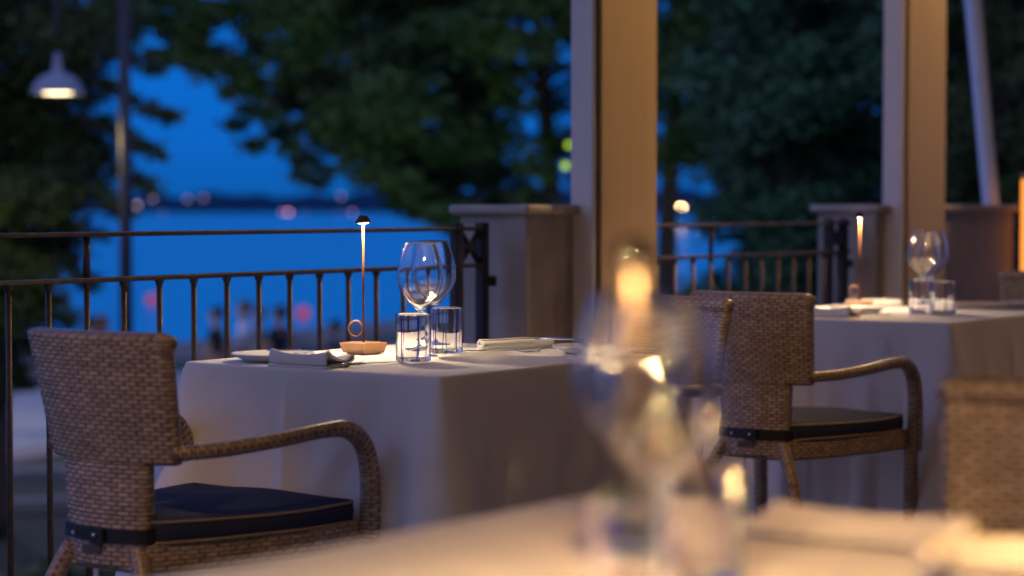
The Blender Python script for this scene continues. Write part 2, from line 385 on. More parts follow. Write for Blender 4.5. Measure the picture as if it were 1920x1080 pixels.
#   u, v, W, label, aim (u,v,z)
downlight(1.0, -2.0, 64, 'ceiling spotlight lighting the nearest wicker chair', (-.1, -.25, .7), 22, .6)
downlight(1.1, .25, 52, 'ceiling spotlight lighting the second wicker chair', (.0, 2.0, .7), 22, .6)
downlight(-.2, 4.3, 165, 'ceiling spotlight beside the first column', (-.7, 2.8, 1.3), 60, .7, (1, .60, .22))
downlight(.1, 6.4, 125, 'ceiling spotlight beside the second column', (-.62, 4.95, 1.5), 40, .7, (1, .60, .22))
downlight(2.6, -2.2, 125, 'ceiling spotlight above the foreground table', (2.15, -1.0, .75), 30, .9)
downlight(2.9, -2.9, 120, 'ceiling spotlight lighting the chair behind the foreground table', (1.95, .0, .8), 20, .7)
downlight(2.4, 4.6, 35, 'ceiling spotlight over the inner aisle', (1.2, 3.6, .4), 80, .8)

# ================================================================== CHAIR
def make_chair(label):
    t = thing('wicker_armchair', label, 'chair', (0, 0, 0), 0, 'woven wicker armchairs at the tables')
    st = .0021
    # backrest: outer face y = f(x,z)
    def sect(z, w, yc, ye, th, n, sh=0):
        n = int(n*1.5)
        """plan loop of a curved slab; yc/ye rear face at the centre and at the edges"""
        xs = np.linspace(-1, 1, n); rear = np.stack([xs*(w-sh), yc + (ye-yc)*xs**2 + sh], 1)
        fr = np.stack([xs[::-1]*(w-sh), yc + (ye-yc)*xs[::-1]**2 + th - sh], 1)
        th_ = np.linspace(0, PI, 7)[1:-1]; hh = max(th/2 - sh, .001)
        e1 = np.stack([(w-sh) + np.sin(th_)*hh*.8, ye + th/2 - np.cos(th_)*hh], 1)
        e2 = np.stack([-(w-sh) - np.sin(th_)*hh*.8, ye + th/2 + np.cos(th_)*hh], 1)
        L = np.vstack([rear, e1, fr, e2]); return np.c_[L, np.full(len(L), z)]
    rings = []
    zs = list(np.arange(.612, .845, st))
    rings.append(sect(.608, .150, -.020, .018, .034, 76, .004))
    for z in zs:
        f = (z-.612)/.24; w = .150 + .021*f
        th = .032 + (.010*math.sin(PI*min(1, max(0, (z-.82)/.032))) if z > .82 else 0)
        rings.append(sect(z, w, -.020 - .040*f - .004*math.sin(PI*f), .018 - .046*f, th, 76))
    for q in (.25, .55, .8, .95): rings.append(sect(.845 + .009*math.sin(q*PI/2), .171, -.061, -.028, .034, 76, .016*(1-math.cos(q*PI/2))))
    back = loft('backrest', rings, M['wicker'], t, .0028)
    rings = []
    for z in np.arange(.418, .612, st):
        f = (z-.418)/.2; rings.append(sect(z, .085 + .010*f, -.022 + .002*f, -.0048*f, .036, 46))
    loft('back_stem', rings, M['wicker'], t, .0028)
    for s in (1, -1):
        pth = spline([(s*.155, .022, .630), (s*.20, .10, .634), (s*.228, .22, .642), (s*.244, .34, .652), (s*.250, .405, .648), (s*.250, .452, .618), (s*.250, .474, .56), (s*.250, .476, .47), (s*.246, .476, .40)], .0028)
        k = len(pth); ww = np.interp(np.linspace(0, 1, k), [0, .5, .62, 1], [.013, .014, .017, .019])
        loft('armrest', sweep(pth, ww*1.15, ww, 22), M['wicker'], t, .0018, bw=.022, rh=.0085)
        pth = spline([(s*.240, .472, .41), (s*.238, .474, .2), (s*.236, .478, .012)], .004)
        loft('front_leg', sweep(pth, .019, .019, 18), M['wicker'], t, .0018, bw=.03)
        pth = spline([(s*.086, .004, .448), (s*.112, -.01, .40), (s*.146, -.03, .31), (s*.172, -.05, .17), (s*.185, -.065, .012)], .004)
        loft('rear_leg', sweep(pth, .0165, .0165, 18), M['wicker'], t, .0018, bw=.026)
    plan = rounded([(-.104, -.005), (.104, -.005), (.158, .12), (.224, .34), (.238, .478), (-.238, .478), (-.224, .34), (-.158, .12)], .035, 300)
    rings = []
    for z in np.arange(.408, .457, st): rings.append(np.c_[plan, np.full(len(plan), z)])
    rings.insert(0, np.c_[inset(plan, .006), np.full(len(plan), .406)])
    rings.append(np.c_[inset(plan, .01), np.full(len(plan), .458)])
    G = np.array(rings); G[:, :, 2] -= np.where(G[:, :, 2] < .43, .012*np.cos((G[:, :, 1]-.24)/.24*PI/2).clip(0), 0)*0
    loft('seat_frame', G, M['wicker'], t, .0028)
    cp = rounded([(-.115, .018), (.115, .018), (.165, .12), (.222, .33), (.226, .468), (-.226, .468), (-.222, .33), (-.165, .12)], .03, 160)
    rings = []
    def wav(L, k): return k*(.004*np.sin(L[:, 0]*19+1.2) + .005*np.sin(L[:, 1]*15+.6))
    for d, z, k in ((.03, .4585, 0), (.004, .459, 0), (0, .464, 0), (-.002, .481, .1), (0, .497, .3), (.004, .5015, .4), (.03, .506, .7), (.07, .509, 1), (.10, .51, 1)):
        L = inset(cp, d) if d < .05 else (cp - cp.mean(0))*(1-d/.14) + cp.mean(0)
        rings.append(np.c_[L, z + wav(L, k)])
    cu = loft('seat_cushion', rings, M['navy'], t)
    for z, k in ((.499, .3), (.4615, 0)):
        L = inset(cp, .0); path = np.c_[L, z + wav(L, k)]; path = np.vstack([path, path[:1]])
        loft('piping', sweep(path, .0028, .0028, 8), M['piping'], cu)
    # strap round the stem with two snaps
    sr = []
    base = sect(0, .0935, -.0275, -.0065, .046, 46)
    for z in (.462, .463, .487, .488):
        L = base.copy(); L[:, 2] = z; sr.append(L)
    stp = loft('strap', sr, M['strap'], t)
    MB().box(-.006, .03, -.034, -.029, .459, .491, .002).build('strap_end', M['strap'], stp)
    for x in (-.045, .010): MB().tube([(x, -.030, .475), (x, -.0385, .475)], .0042, 14).build('snap_button', M['steel'], stp, True)
    MB().box(-.032, .018, -.0285, -.0225, .440, .455, .002).build('maker_plate', M['plate_tag'], t)
    MB().box(-.03, -.018, -.0, .0015, .375, .412).build('care_tag', M['white'], t)
    return t
CH_L = ['wicker armchair at lower left with its dark cushion, back turned to the camera',
        'wicker armchair in the middle right, strapped navy cushion, before the second table',
        'wicker armchair facing the camera behind the blurred wine glasses, at the near table',
        'large blurred wicker armchair at the right edge behind the foreground table',
        'small far wicker armchair behind the second table at the right edge']
c1 = make_chair(CH_L[0]); c1.location = (P(0, 0)[0]-.008, P(0, 0)[1], 0); c1.rotation_euler = (0, 0, RZ)
dup(c1, (*P(.116, 2.234), 0), RZ, CH_L[1])
dup(c1, (*P(.092, 1.835), 0), RZ+PI, CH_L[2])
dup(c1, (*P(1.90, -.10), 0), RZ+PI, CH_L[3])
dup(c1, (*P(.10, 4.36), 0), RZ+PI, CH_L[4])

# ================================================================== TABLES with cloths
def cloth_mesh(hu, hv, seed, zb=.03):
    r_ = random.Random(seed); N = 420
    loop = rounded([(-hu, -hv), (hu, -hv), (hu, hv), (-hu, hv)], .012, N)
    ph = [r_.random()*6.28 for _ in range(6)]
    cs = [(-hu, -hv), (hu, -hv), (hu, hv), (-hu, hv)]
    dist = np.min([np.hypot(loop[:, 0]-a, loop[:, 1]-b) for a, b in cs], 0)
    tt = np.roll(loop, -1, 0) - np.roll(loop, 1, 0); tt /= np.linalg.norm(tt, axis=1, keepdims=True); nn = np.stack([tt[:, 1], -tt[:, 0]], 1)
    # smooth normals near corners so that the flare opens diagonally
    for _ in range(14): nn = (np.roll(nn, 1, 0) + nn + np.roll(nn, -1, 0))/3
    nn /= np.linalg.norm(nn, axis=1, keepdims=True)
    arc = np.arange(N)/N*2*(hu+hv)*2
    wr = [(r_.uniform(18, 60), r_.uniform(-30, 30), r_.uniform(0, 6.3), r_.uniform(.5, 1)) for _ in range(9)]
    rings = []
    for f in (.0, .12, .35, .6, .8, .92, .975): rings.append(np.c_[loop*f, np.full(N, .752 + .0006*math.sin(f*9))])
    rings[0][:, :2] *= 1; rings[0][:, :2] = loop*.001
    for d_, z in ((-.004, .752), (-.001, .7512), (.001, .749), (.002, .745)): rings.append(np.c_[loop + nn*d_, np.full(N, z)])
    for z in np.linspace(.735, zb, 60):
        d = .75-z; k = min(1, d*4)
        corner = np.exp(-(dist/.075)**2); dip = np.exp(-((dist-.17)/.06)**2)
        off = .003 + d*(.035 + .25*corner - .05*dip)
        off = off + k*d*(.034*np.sin(arc*13+ph[0]+d) + .026*np.sin(arc*27+ph[1]+d*2.5) + .014*np.sin(arc*49+ph[2]+d*4))
        off = off + .009*np.exp(-np.abs(loop[:, 0]+.05)/.012)*(loop[:, 1] < 0)*min(1, d*8) + .008*np.exp(-np.abs(loop[:, 1])/.012)*min(1, d*8)
        off = off + .005*math.exp(-abs(z-.46)/.010) + .0017*min(1, d*6)*sum(c_*np.sin(a_*arc + b_*z + p_) for a_, b_, p_, c_ in wr)
        rings.append(np.c_[loop + nn*np.maximum(off, .002)[:, None], np.full(N, z) + .0*d])
    return rings
def table(u0, u1, v0, v1, label, clabel, seed):
    cu, cv = (u0+u1)/2, (v0+v1)/2; hu, hv = (u1-u0)/2, (v1-v0)/2
    t = thing('dining_table', label, 'table', (*P(cu, cv), 0), RZ, 'square dining tables on the terrace')
    MB().box(-hu+.006, hu-.006, -hv+.006, hv-.006, .72, .748, .003).build('tabletop', M['wood'], t)
    for a in (-1, 1):
        for b in (-1, 1):
            MB().box(a*(hu-.05)-.02, a*(hu-.05)+.02, b*(hv-.05)-.02, b*(hv-.05)+.02, 0, .72).build('leg', M['wood'], t)
    c = loft('tablecloth', cloth_mesh(hu, hv, seed), M['cloth'], caps=False); c.location = (*P(cu, cv), 0); c.rotation_euler = (0, 0, RZ)
    tag(c, clabel, 'tablecloth', 'white tablecloths hanging to the floor')
TZ = .7525
table(-.30, .395, .505, 1.345, 'dining table nearest the railing under the focused place settings', 'white tablecloth of the sharp middle table with the lit copper lamp', 1)
table(-.385, .405, 2.234+.62, 2.234+1.46, 'dining table behind the second wicker chair', 'white tablecloth of the second table behind the middle right wicker chair', 5)
table(1.565, 2.265, -1.64, -.765, 'foreground dining table at the bottom of the picture', 'warmly lit blurred white tablecloth in the foreground at the bottom', 9)

# ================================================================== TABLE LAMPS
def make_lamp(label):
    t = thing('table_lamp', label, 'lamp', group='cordless copper table lamps')
    def frus(m, a0, z0, a1, z1):
        vs = [(sx*a0, sy*a0, z0) for sx, sy in ((-1, -1), (1, -1), (1, 1), (-1, 1))] + [(sx*a1, sy*a1, z1) for sx, sy in ((-1, -1), (1, -1), (1, 1), (-1, 1))]
        return m.add(vs, [(3, 2, 1, 0), (4, 5, 6, 7)] + [(i, (i+1) % 4, 4+(i+1) % 4, 4+i) for i in range(4)])
    m = MB(); frus(m, .0325, .003, .0385, .0245); frus(m, .0384, .0245, .037, .0258); frus(m, .026, 0, .026, .003)
    m.build('base', M['copper'], t)
    MB().tube([(0, 0, .025), (0, 0, .294)], .0026, 12).build('rod', M['copper_rod'], t, True)
    rg = MB(); pts = [(-.0148 + .0125*math.cos(a), 0, .057 + .0188*math.sin(a)) for a in np.linspace(0, 2*PI, 41)]
    ring = rg.tube([(.0 - .0178 + .0165*math.cos(a), 0, .057 + .0172*math.sin(a)) for a in np.linspace(0, 2*PI, 41)], .0019, 10, cap=False).build('ring_handle', M['copper'], t, True)
    ring.rotation_euler = (0, 0, R(35))
    m = MB(); frus(m, .0138, .2922, .0138, .2936) if 0 else None; frus(m, .0135, .2935, .0065, .3095); frus(m, .0065, .3095, .0055, .311); h = m.build('head', M['head'], t)
    MB().lathe([(.0045, .29346), (.0124, .29346)], 20).build('led_lens', M['led'], t, True)
    return t
L1 = make_lamp('slim copper table lamp with ring handle on the sharp middle table')
L1.location = (-.334, 4.79, TZ); L1.rotation_euler = (0, 0, R(-42))
dup(L1, (1.122, 6.88, TZ), R(-20), 'small blurred copper table lamp on the second table, before the stone pier')
L3 = dup(L1, (.084, 1.47, TZ), R(-30), 'very blurred table lamp on the foreground table before the first column')
M['led_strong'] = lamp_mat('warm_led_amber', (1, .62, .30), 4200)  # stronger than the other lamps, to raise glints on the foreground glasses
M['rod_subdued'] = mat('subdued_rod', (.013, .0095, .006), .9, spec=0)  # rod colour darkened to hold down its glow under the stronger LED
M['glare_baffle'] = mat('black_baffle', (.001, .001, .001), 1, spec=0)
MB().tube([(0, 0, .286), (0, 0, .2934)], .0033, 14).build('glare_baffle', M['glare_baffle'], L3, True)  # baffle added to keep the LED light off the rod top
for k in kids(L3):
    if k.name.startswith('led_lens'): k.data = k.data.copy(); k.data.materials[0] = M['led_strong']
    if k.name.startswith('rod'): k.data = k.data.copy(); k.data.materials[0] = M['rod_subdued']

# unseen tealight added past the right edge for glints and warm spill
tl_ = thing('fill_tealight', 'added unseen tealight in a glass holder at the right end of the foreground table', 'candle', (.56, 1.93, TZ), 0)
M['wax'] = mat('wax', (.75, .66, .5), .5); M['flame'] = lamp_mat('candle_flame', (1, .58, .22), 750)
MB().lathe([(.0, .002), (.019, .002), (.019, .016), (.0, .015)], 24).build('wax_cup', M['wax'], tl_, True)
MB().lathe([(.0, .022), (.0055, .027), (.0075, .034), (.0045, .044), (.0, .052)], 14).build('flame', M['flame'], tl_, True)
MB().lathe([(.0, .0), (.031, .0), (.034, .004), (.034, .03), (.034, .062), (.033, .064), (.032, .062), (.032, .03), (.032, .006), (.0, .0015)], 32).build('glass_cup', M['glass'], tl_, True)

# ================================================================== GLASSWARE
def make_wine(label):
    t = thing('wine_glass', label, 'wine glass', group='large stemmed wine glasses')
    # bowl outer profile (r,z), inner offset
    key = spline([(.006, 0, .101), (.013, 0, .1065), (.026, 0, .120), (.042, 0, .140), (.0505, 0, .160), (.0518, 0, .176), (.049, 0, .200), (.042, 0, .226), (.0335, 0, .2515)], .0035)
    out = [(p[0], p[2]) for p in key]; inn = []
    for i, (r, z) in enumerate(out):
        th = .0009 + .0040*math.exp(-(z-.101)/.012); a = out[max(i-1, 0)]; b_ = out[min(i+1, len(out)-1)]
        dx, dz = b_[0]-a[0], b_[1]-a[1]; L = math.hypot(dx, dz); inn.append((max(r - dz/L*th, .0002), z + dx/L*th))
    inn = [q for q in inn if q[1] > .1062]
    rim = [((out[-1][0]+inn[-1][0])/2, out[-1][1]+.0006)]
    prof_stem = [(.0002, 0), (.038, 0), (.0392, .0008), (.038, .0018), (.02, .0034), (.008, .0065), (.0042, .013), (.0036, .03), (.0035, .06), (.0038, .088), (.0048, .097)]
    MB().lathe(prof_stem + out + rim + inn[::-1] + [(.0002, inn[0][1]-.0002)], 64).build('glass_body', M['glass'], t, True)
    return t
wl = ['left clear wine glass in focus behind the front tumbler on the sharp table',
      'right clear wine glass in focus behind the copper lamp tumblers on the sharp table',
      'left wine glass on the second table', 'right wine glass on the second table',
      'large blurred wine glass nearest the camera on the foreground table', 'blurred wine glass just behind the nearest one on the foreground table']
g = make_wine(wl[0]); g.location = (-.203, 4.72, TZ)
for i, (x, y) in enumerate([(-.181, 4.93), (1.322, 6.86), (1.372, 6.97), (.1215, 1.75), (.110, 1.99)]): dup(g, (x, y, TZ), i*.7, wl[i+1])

def make_tumbler(label, seed, R0=.0372, H=.104):
    t = thing('striped_tumbler', label, 'tumbler', group='clear tumblers with blue stripes'); r_ = random.Random(seed)
    th = .0018
    MB().lathe([(.0002, .0), (R0-.005, .0), (R0-.001, .003), (R0-.0002, .0075), (R0, .009), (R0, .011), (R0, H-.003), (R0, H-.0012), (R0-th/2, H), (R0-th, H-.0012), (R0-th, H-.003), (R0-th, .014), (R0-th-.0003, .0125), (R0-.004, .0095), (R0-.008, .0085), (R0-.012, .0084), (.0002, .0084)], 56).build('glass_body', M['glass'], t, True)
    cols = ['blue', 'teal', 'blue', 'violet', 'blue', 'teal', 'violet', 'blue', 'blue']
    for k in range(9):
        a0 = k*2*PI/9 + r_.uniform(-.2, .2); dr = r_.uniform(-.12, .12); wd = r_.uniform(.0005, .0011); wob = r_.uniform(0, 6)
        pts = []
        top = H-.003 if k % 3 else H*.97
        for z in np.linspace(.004, top, 12):
            a = a0 + dr*(z/H) + .03*math.sin(z*60+wob); pts.append(((R0+.0003)*math.cos(a), (R0+.0003)*math.sin(a), z))
        MB().tube(pts, wd, 8).build('stripe', M[cols[k]], t, True)
    return t
tl = ['front blue striped tumbler on the sharp middle table', 'rear blue striped tumbler on the sharp middle table, right of the wine stems',
      'left striped tumbler on the second table', 'right striped tumbler on the second table, nearer the cloth edge',
      'blurred striped tumbler left of the foreground wine glass', 'blurred striped tumbler right of the foreground wine glass']
pos = [(-.2105, 4.53), (-.148, 4.80), (1.272, 6.62), (1.312, 6.49), (.095, 1.66), (.165, 1.87)]
for i, (x, y) in enumerate(pos):
    o = make_tumbler(tl[i], i+3); o.location = (x, y, TZ); o.rotation_euler = (0, 0, i*1.1)

# ================================================================== PLATES, NAPKINS, CUTLERY
def make_plate(label, r=.09):
    o = MB().lathe([(.0002, .003), (.045, .003), (.062, .0065), (r-.002, .0175), (r, .0185), (r-.0005, .0165), (.062, .0025), (.05, 0), (.0002, 0)], 64).build('bread_plate', M['ceramic'], None, True)
    return tag(o, label, 'plate', 'white bread plates at the place settings')
pl = ['white bread plate at the left of the sharp table with a butter knife on it', 'white bread plate at the right of the sharp table beside the rolled napkin',
      'bread plate at the left end of the second table', 'bread plate at the right end of the second table', 'blurred bread plate at the lower right corner on the foreground table']
p0 = make_plate(pl[0]); p0.location = (-.512, 4.56, TZ)
for i, (x, y) in enumerate([(.180, 4.80), (1.075, 6.62), (1.62, 6.95), (.455, 1.93)]):
    c = p0.copy(); COL.objects.link(c); c.location = (x, y, TZ); c['label'] = pl[i+1]

def ribbon(sec, th):
    """closed outline of a ribbon of thickness th along 2-D section points"""
    p = spline([(a, 0, b) for a, b in sec], .003)[:, [0, 2]]; t = np.gradient(p, axis=0); t /= np.linalg.norm(t, axis=1, keepdims=True)
    n_ = np.stack([-t[:, 1], t[:, 0]], 1); return np.vstack([p + n_*th/2, (p - n_*th/2)[::-1]])
def napkin(name, sec, th, L, label, zfun, grp='folded white linen napkins', second=None):
    rings = []
    o2 = ribbon(sec, th)
    for s in np.linspace(-1, 1, 31):
        q = o2.copy(); q[:, 1] = q[:, 1]*zfun(s)
        e_ = 1 - .012*abs(s)**6
        rings.append(np.stack([np.full(len(q), s*L/2), q[:, 0]*e_ + .003*math.sin(s*3), q[:, 1]], 1))
    t = thing(name, label, 'napkin', group=grp)
    loft('linen_fold', np.array(rings), M['napkin'], t)
    if second: 
        m = MB().box(-L/2-.004, L/2+.003, second[0], second[1], 0, second[2], .0022); m.build('lower_fold', M['napkin'], t)
    return t
sec1 = [(.002, .006), (.0, .014), (.004, .025), (.010, .0275), (.022, .020), (.045, .0125), (.062, .011), (.078, .015), (.087, .0185), (.093, .0165), (.092, .012), (.082, .0085), (.06, .0068)]
n1 = napkin('folded_napkin', sec1, .0034, .150, 'white napkin folded open at the front edge of the sharp table', lambda s: .92 + .34*(abs(s)**2), second=(-.004, .075, .0045))
n1.location = (*P(.012, .518), TZ); n1.rotation_euler = (0, 0, RZ+R(2))
c = dup(n1, (*P(-.01, 2.234+.66), TZ), RZ, 'folded napkin on the near edge of the second table')
c = dup(n1, (*P(1.965, -.80), TZ), RZ+PI, 'large blurred bright napkin along the far edge of the foreground table'); c.scale = (1.45, 1.2, .7)
sp = []
for a in np.linspace(0, 4.4*PI, 40):
    r = .003 + .0105*(a/(4.4*PI)); sp.append((r*math.cos(a)*1.35, .0135 + r*math.sin(a)*.95))
n2 = napkin('rolled_napkin', sp, .0021, .185, 'rolled white napkin at the right of the sharp table', lambda s: 1.0 + .03*math.sin(s*4+1))
n2.location = (.010, 4.925, TZ); n2.rotation_euler = (0, 0, R(26))
dup(n2, (1.185, 6.98, TZ), R(14), 'rolled bright napkin right of the small copper lamp on the second table')
dup(n2, (1.50, 6.85, TZ), R(10), 'rolled napkin right of the glasses on the second table')

def make_fork(label):
    m = MB(); L = .19
    pth = spline([(0, 0, .004), (.03, 0, .0045), (.10, 0, .010), (.125, 0, .009), (.138, 0, .004)], .006); k = len(pth)
    m.tube([tuple(q) for q in pth], list(np.interp(np.linspace(0, 1, k), [0, .3, .8, 1], [.005, .0042, .0026, .006])), 10, flat=.35)
    m.box(.136, .155, -.0105, .0105, .0022, .0042, .0009)
    for j in range(4):
        y = -.0087 + j*.0058; m.tube([(.153, y, .0032), (.170, y, .002), (.192, y*.96, .0066)], [.0016, .0015, .0007], 6)
    o = m.build('dinner_fork', M['steel'], None, True); return tag(o, label, 'fork', 'steel forks')
def make_knife(label):
    m = MB(); m.tube([(0, 0, .005), (.02, 0, .0055), (.09, 0, .0052), (.10, 0, .0045)], [.004, .0058, .0048, .003], 12, flat=.6)
    m.add([(.098, -.004, .0045), (.20, -.008, .003), (.218, -.001, .003), (.205, .006, .003), (.098, .004, .0045), (.098, -.004, .006), (.20, -.008, .0036), (.218, -.001, .0036), (.205, .006, .0036), (.098, .004, .006)],
          [(4, 3, 2, 1, 0), (5, 6, 7, 8, 9), (0, 1, 6, 5), (1, 2, 7, 6), (2, 3, 8, 7), (3, 4, 9, 8), (4, 0, 5, 9)])
    o = m.build('dinner_knife', M['steel'], None, True); return tag(o, label, 'knife', 'steel knives')
def put(o, x, y, z, rz, ry=0): o.location = (x, y, z); o.rotation_euler = (0, ry, rz); return o
def cp(o, label): c = o.copy(); COL.objects.link(c); c['label'] = label; return c
fk = put(make_fork('steel fork with tines toward the lamp beside the rolled napkin'), .195, 4.84, TZ, R(190))
kn = put(make_knife('steel knife half under the right end of the folded napkin'), *P(.085, .535), TZ, R(48))
put(cp(kn, 'butter knife lying across the left bread plate'), -.53, 4.60, TZ+.016, R(8)).scale = (.75, .8, .8)
put(cp(kn, 'steel knife resting on the right bread plate of the sharp table'), .055, 4.93, TZ+.020, R(-28), R(-1))
put(cp(kn, 'thin knife lying between the rear tumbler and the rolled napkin'), -.115, 4.83, TZ, R(20)).scale = (.6, .6, .6)
put(cp(fk, 'blurred fork left of the bright foreground napkin'), *P(1.80, -.80), TZ, RZ-PI/2)
put(cp(kn, 'blurred knife at the lower right on the foreground table'), *P(2.10, -.90), TZ, RZ-PI/2+.3)
put(cp(fk, 'fork on the second table near its left end'), 1.14, 6.42, TZ, R(150))
put(cp(kn, 'knife on the second table before the tumblers'), 1.20, 6.43, TZ, R(20))
put(cp(kn, 'knife on the right end of the second table'), 1.60, 6.72, TZ, R(40))


# ================================================================== BEYOND THE TERRACE
GZ = -2.2
def PX(x, y, Y): return Vector(((x-960)/4000*Y, Y, CAMZ - (y-385)/4000*Y))   # a point seen in the photograph, at distance Y

# street lamp with a hanging dome
M['lampgrey'] = mat('pale_enamel', (.22, .25, .31), .4)
M['inner'] = mat('enamel_inside', (.8, .78, .7), .4)
M['bulb'] = lamp_mat('street_bulb', (1, .75, .42), 9)
sl = thing('street_lamp', 'street lamp with dark pole and glowing hanging dome at the upper left', 'street lamp', (-3.26, 18, GZ), 0)
MB().tube([(0, 0, 0), (0, 0, 5.7)], [.062, .050], 16).tube([(0, 0, 0), (0, 0, .6)], [.09, .085], 16).build('pole', M['iron'], sl, True)
MB().tube([tuple(q) for q in spline([(0, 0, 5.45), (-.12, 0, 5.62), (-.4, 0, 5.66), (-.555, 0, 5.60), (-.563, 0, 5.4), (-.563, 0, 4.68)], .08)], .018, 10).build('arm', M['iron'], sl, True)
MB().tube([(-.2, 0, 5.64), (0, 0, 5.3)], .012, 8).build('brace', M['iron'], sl, True)
z0 = CAMZ + (385-176)/4000*18 - GZ
hd = MB().lathe([(.0, .34), (.022, .34), (.03, .30), (.045, .22), (.05, .175), (.085, .165), (.14, .14), (.185, .095), (.212, .045), (.222, .0), (.228, -.004), (.218, -.004), (.205, .045), (.178, .09), (.13, .13), (.0, .15)], 40).build('shade', M['lampgrey'], sl, True, (-.563, 0, z0))
MB().lathe([(.0, .06), (.08, .055), (.135, .035), (.14, .012), (.12, .002), (.0, -.002)], 28).build('bulb', M['bulb'], hd, True)
MB().tube([(0, -.085, 2.1), (0, .085, 2.1)], .001, 4)
ld = bpy.data.lights.new('street_light', 'SPOT'); ld.spot_size = R(152); ld.spot_blend = .3; ld.energy = 40; ld.color = (1, .78, .35); ld.shadow_soft_size = .1
lo = bpy.data.objects.new('street_light', ld); COL.objects.link(lo); lo.location = (-3.823, 18, z0+GZ-.10)

s2 = dup(sl, (-9.4, 30.5, GZ), 0, 'second street lamp added to light the walkers, outside the picture at the left')  # unseen lamp added to brighten the people on the promenade
ld = bpy.data.lights.new('street_light', 'SPOT'); ld.spot_size = R(150); ld.spot_blend = .3; ld.energy = 420; ld.color = (1, .85, .7); ld.shadow_soft_size = .1
lo = bpy.data.objects.new('street_light', ld); COL.objects.link(lo); lo.location = (-9.96, 30.5, z0+GZ-.10); lo.rotation_euler = (0, R(-38), 0)

# garden spotlight that greens the left edge of the cedar
gs = thing('garden_spotlight', 'small spotlight on the lawn lighting the cedar from the left, outside the picture', 'light', (-6.3, 18.4, GZ), 0)
MB().lathe([(.0, .0), (.07, .0), (.06, .02), (.02, .05), (.02, .25), (.06, .3), (.06, .42), (.0, .42)], 20).build('housing', M['iron'], gs, True)
ld = bpy.data.lights.new('garden_light', 'SPOT'); ld.energy = 260; ld.color = (.85, 1, .10); ld.spot_size = R(20); ld.spot_blend = .8; ld.shadow_soft_size = .06
lo = bpy.data.objects.new('garden_light', ld); COL.objects.link(lo); lo.location = (-6.3, 18.4, GZ+.45); lo.rotation_euler = (Vector((-4.85, 20.4, 1.35))-lo.location).to_track_quat('-Z', 'Y').to_euler()

for gx, gy, pw, cl_, tgt, sz, lab in ((1.6, 13.2, 1250, (.62, 1, .72), (3.2, 20, 2.0), 52, 'small garden spotlight added below the railing to brighten the evergreen between the columns'),
                            (-.9, 14.5, 470, (.7, 1, .55), (-1.0, 25, 2.4), 50, 'small garden spotlight added on the lawn to brighten the broad tree')):
    g_ = gs.copy(); COL.objects.link(g_); g_.location = (gx, gy, GZ); g_['label'] = lab  # unseen spots added to brighten the dark trees
    for k in kids(gs): q = k.copy(); COL.objects.link(q); q.parent = g_
    ld = bpy.data.lights.new('garden_light', 'SPOT'); ld.energy = pw; ld.color = cl_; ld.spot_size = R(sz); ld.spot_blend = .9; ld.shadow_soft_size = .06
    lo = bpy.data.objects.new('garden_light', ld); COL.objects.link(lo); lo.location = (gx, gy, GZ+.45); lo.rotation_euler = (Vector(tgt)-lo.location).to_track_quat('-Z', 'Y').to_euler()

# leaning white awning pole behind the long pier
M['polewhite'] = mat('white_painted_metal', (.55, .60, .68), .4)
a, b = PX(1866, 470, 9.6), PX(1795, -260, 9.6)
d = (b-a).normalized(); 
ap = thing('awning_pole', 'leaning pale tube rising behind the pier at the upper right', 'pole', tuple(a - d*((a.z-GZ)/d.z)), 0)
base = Vector(ap.location)
MB().tube([tuple(a - d*((a.z-GZ)/d.z) - base), tuple(b - base)], .038, 20).build('tube', M['polewhite'], ap, True)
MB().tube([(0, 0, 0), (0, 0, .05)], .12, 20).build('foot', M['polewhite'], ap, True)

# tall garden lamp glowing orange at the right edge
M['orange'] = lamp_mat('orange_glow', (1, .30, .045), 1.3)
gl = thing('garden_lamp', 'orange glowing tall lamp cut off by the right edge', 'lamp', (*PX(1938, 385, 9.4).xy, 0), 0)
MB().tube([(0, 0, .02), (0, 0, .72)], .012, 12).tube([(0, 0, 0), (0, 0, .02)], .12, 24).build('stem', M['iron'], gl, True)
MB().lathe([(.0, .70), (.055, .70), (.055, 1.20), (.0, 1.20)], 28).build('glowing_cylinder', M['orange'], gl, True)
MB().lathe([(.0, 1.202), (.062, 1.202), (.062, 1.225), (.0, 1.235)], 28).build('cap', M['copper'], gl, True)

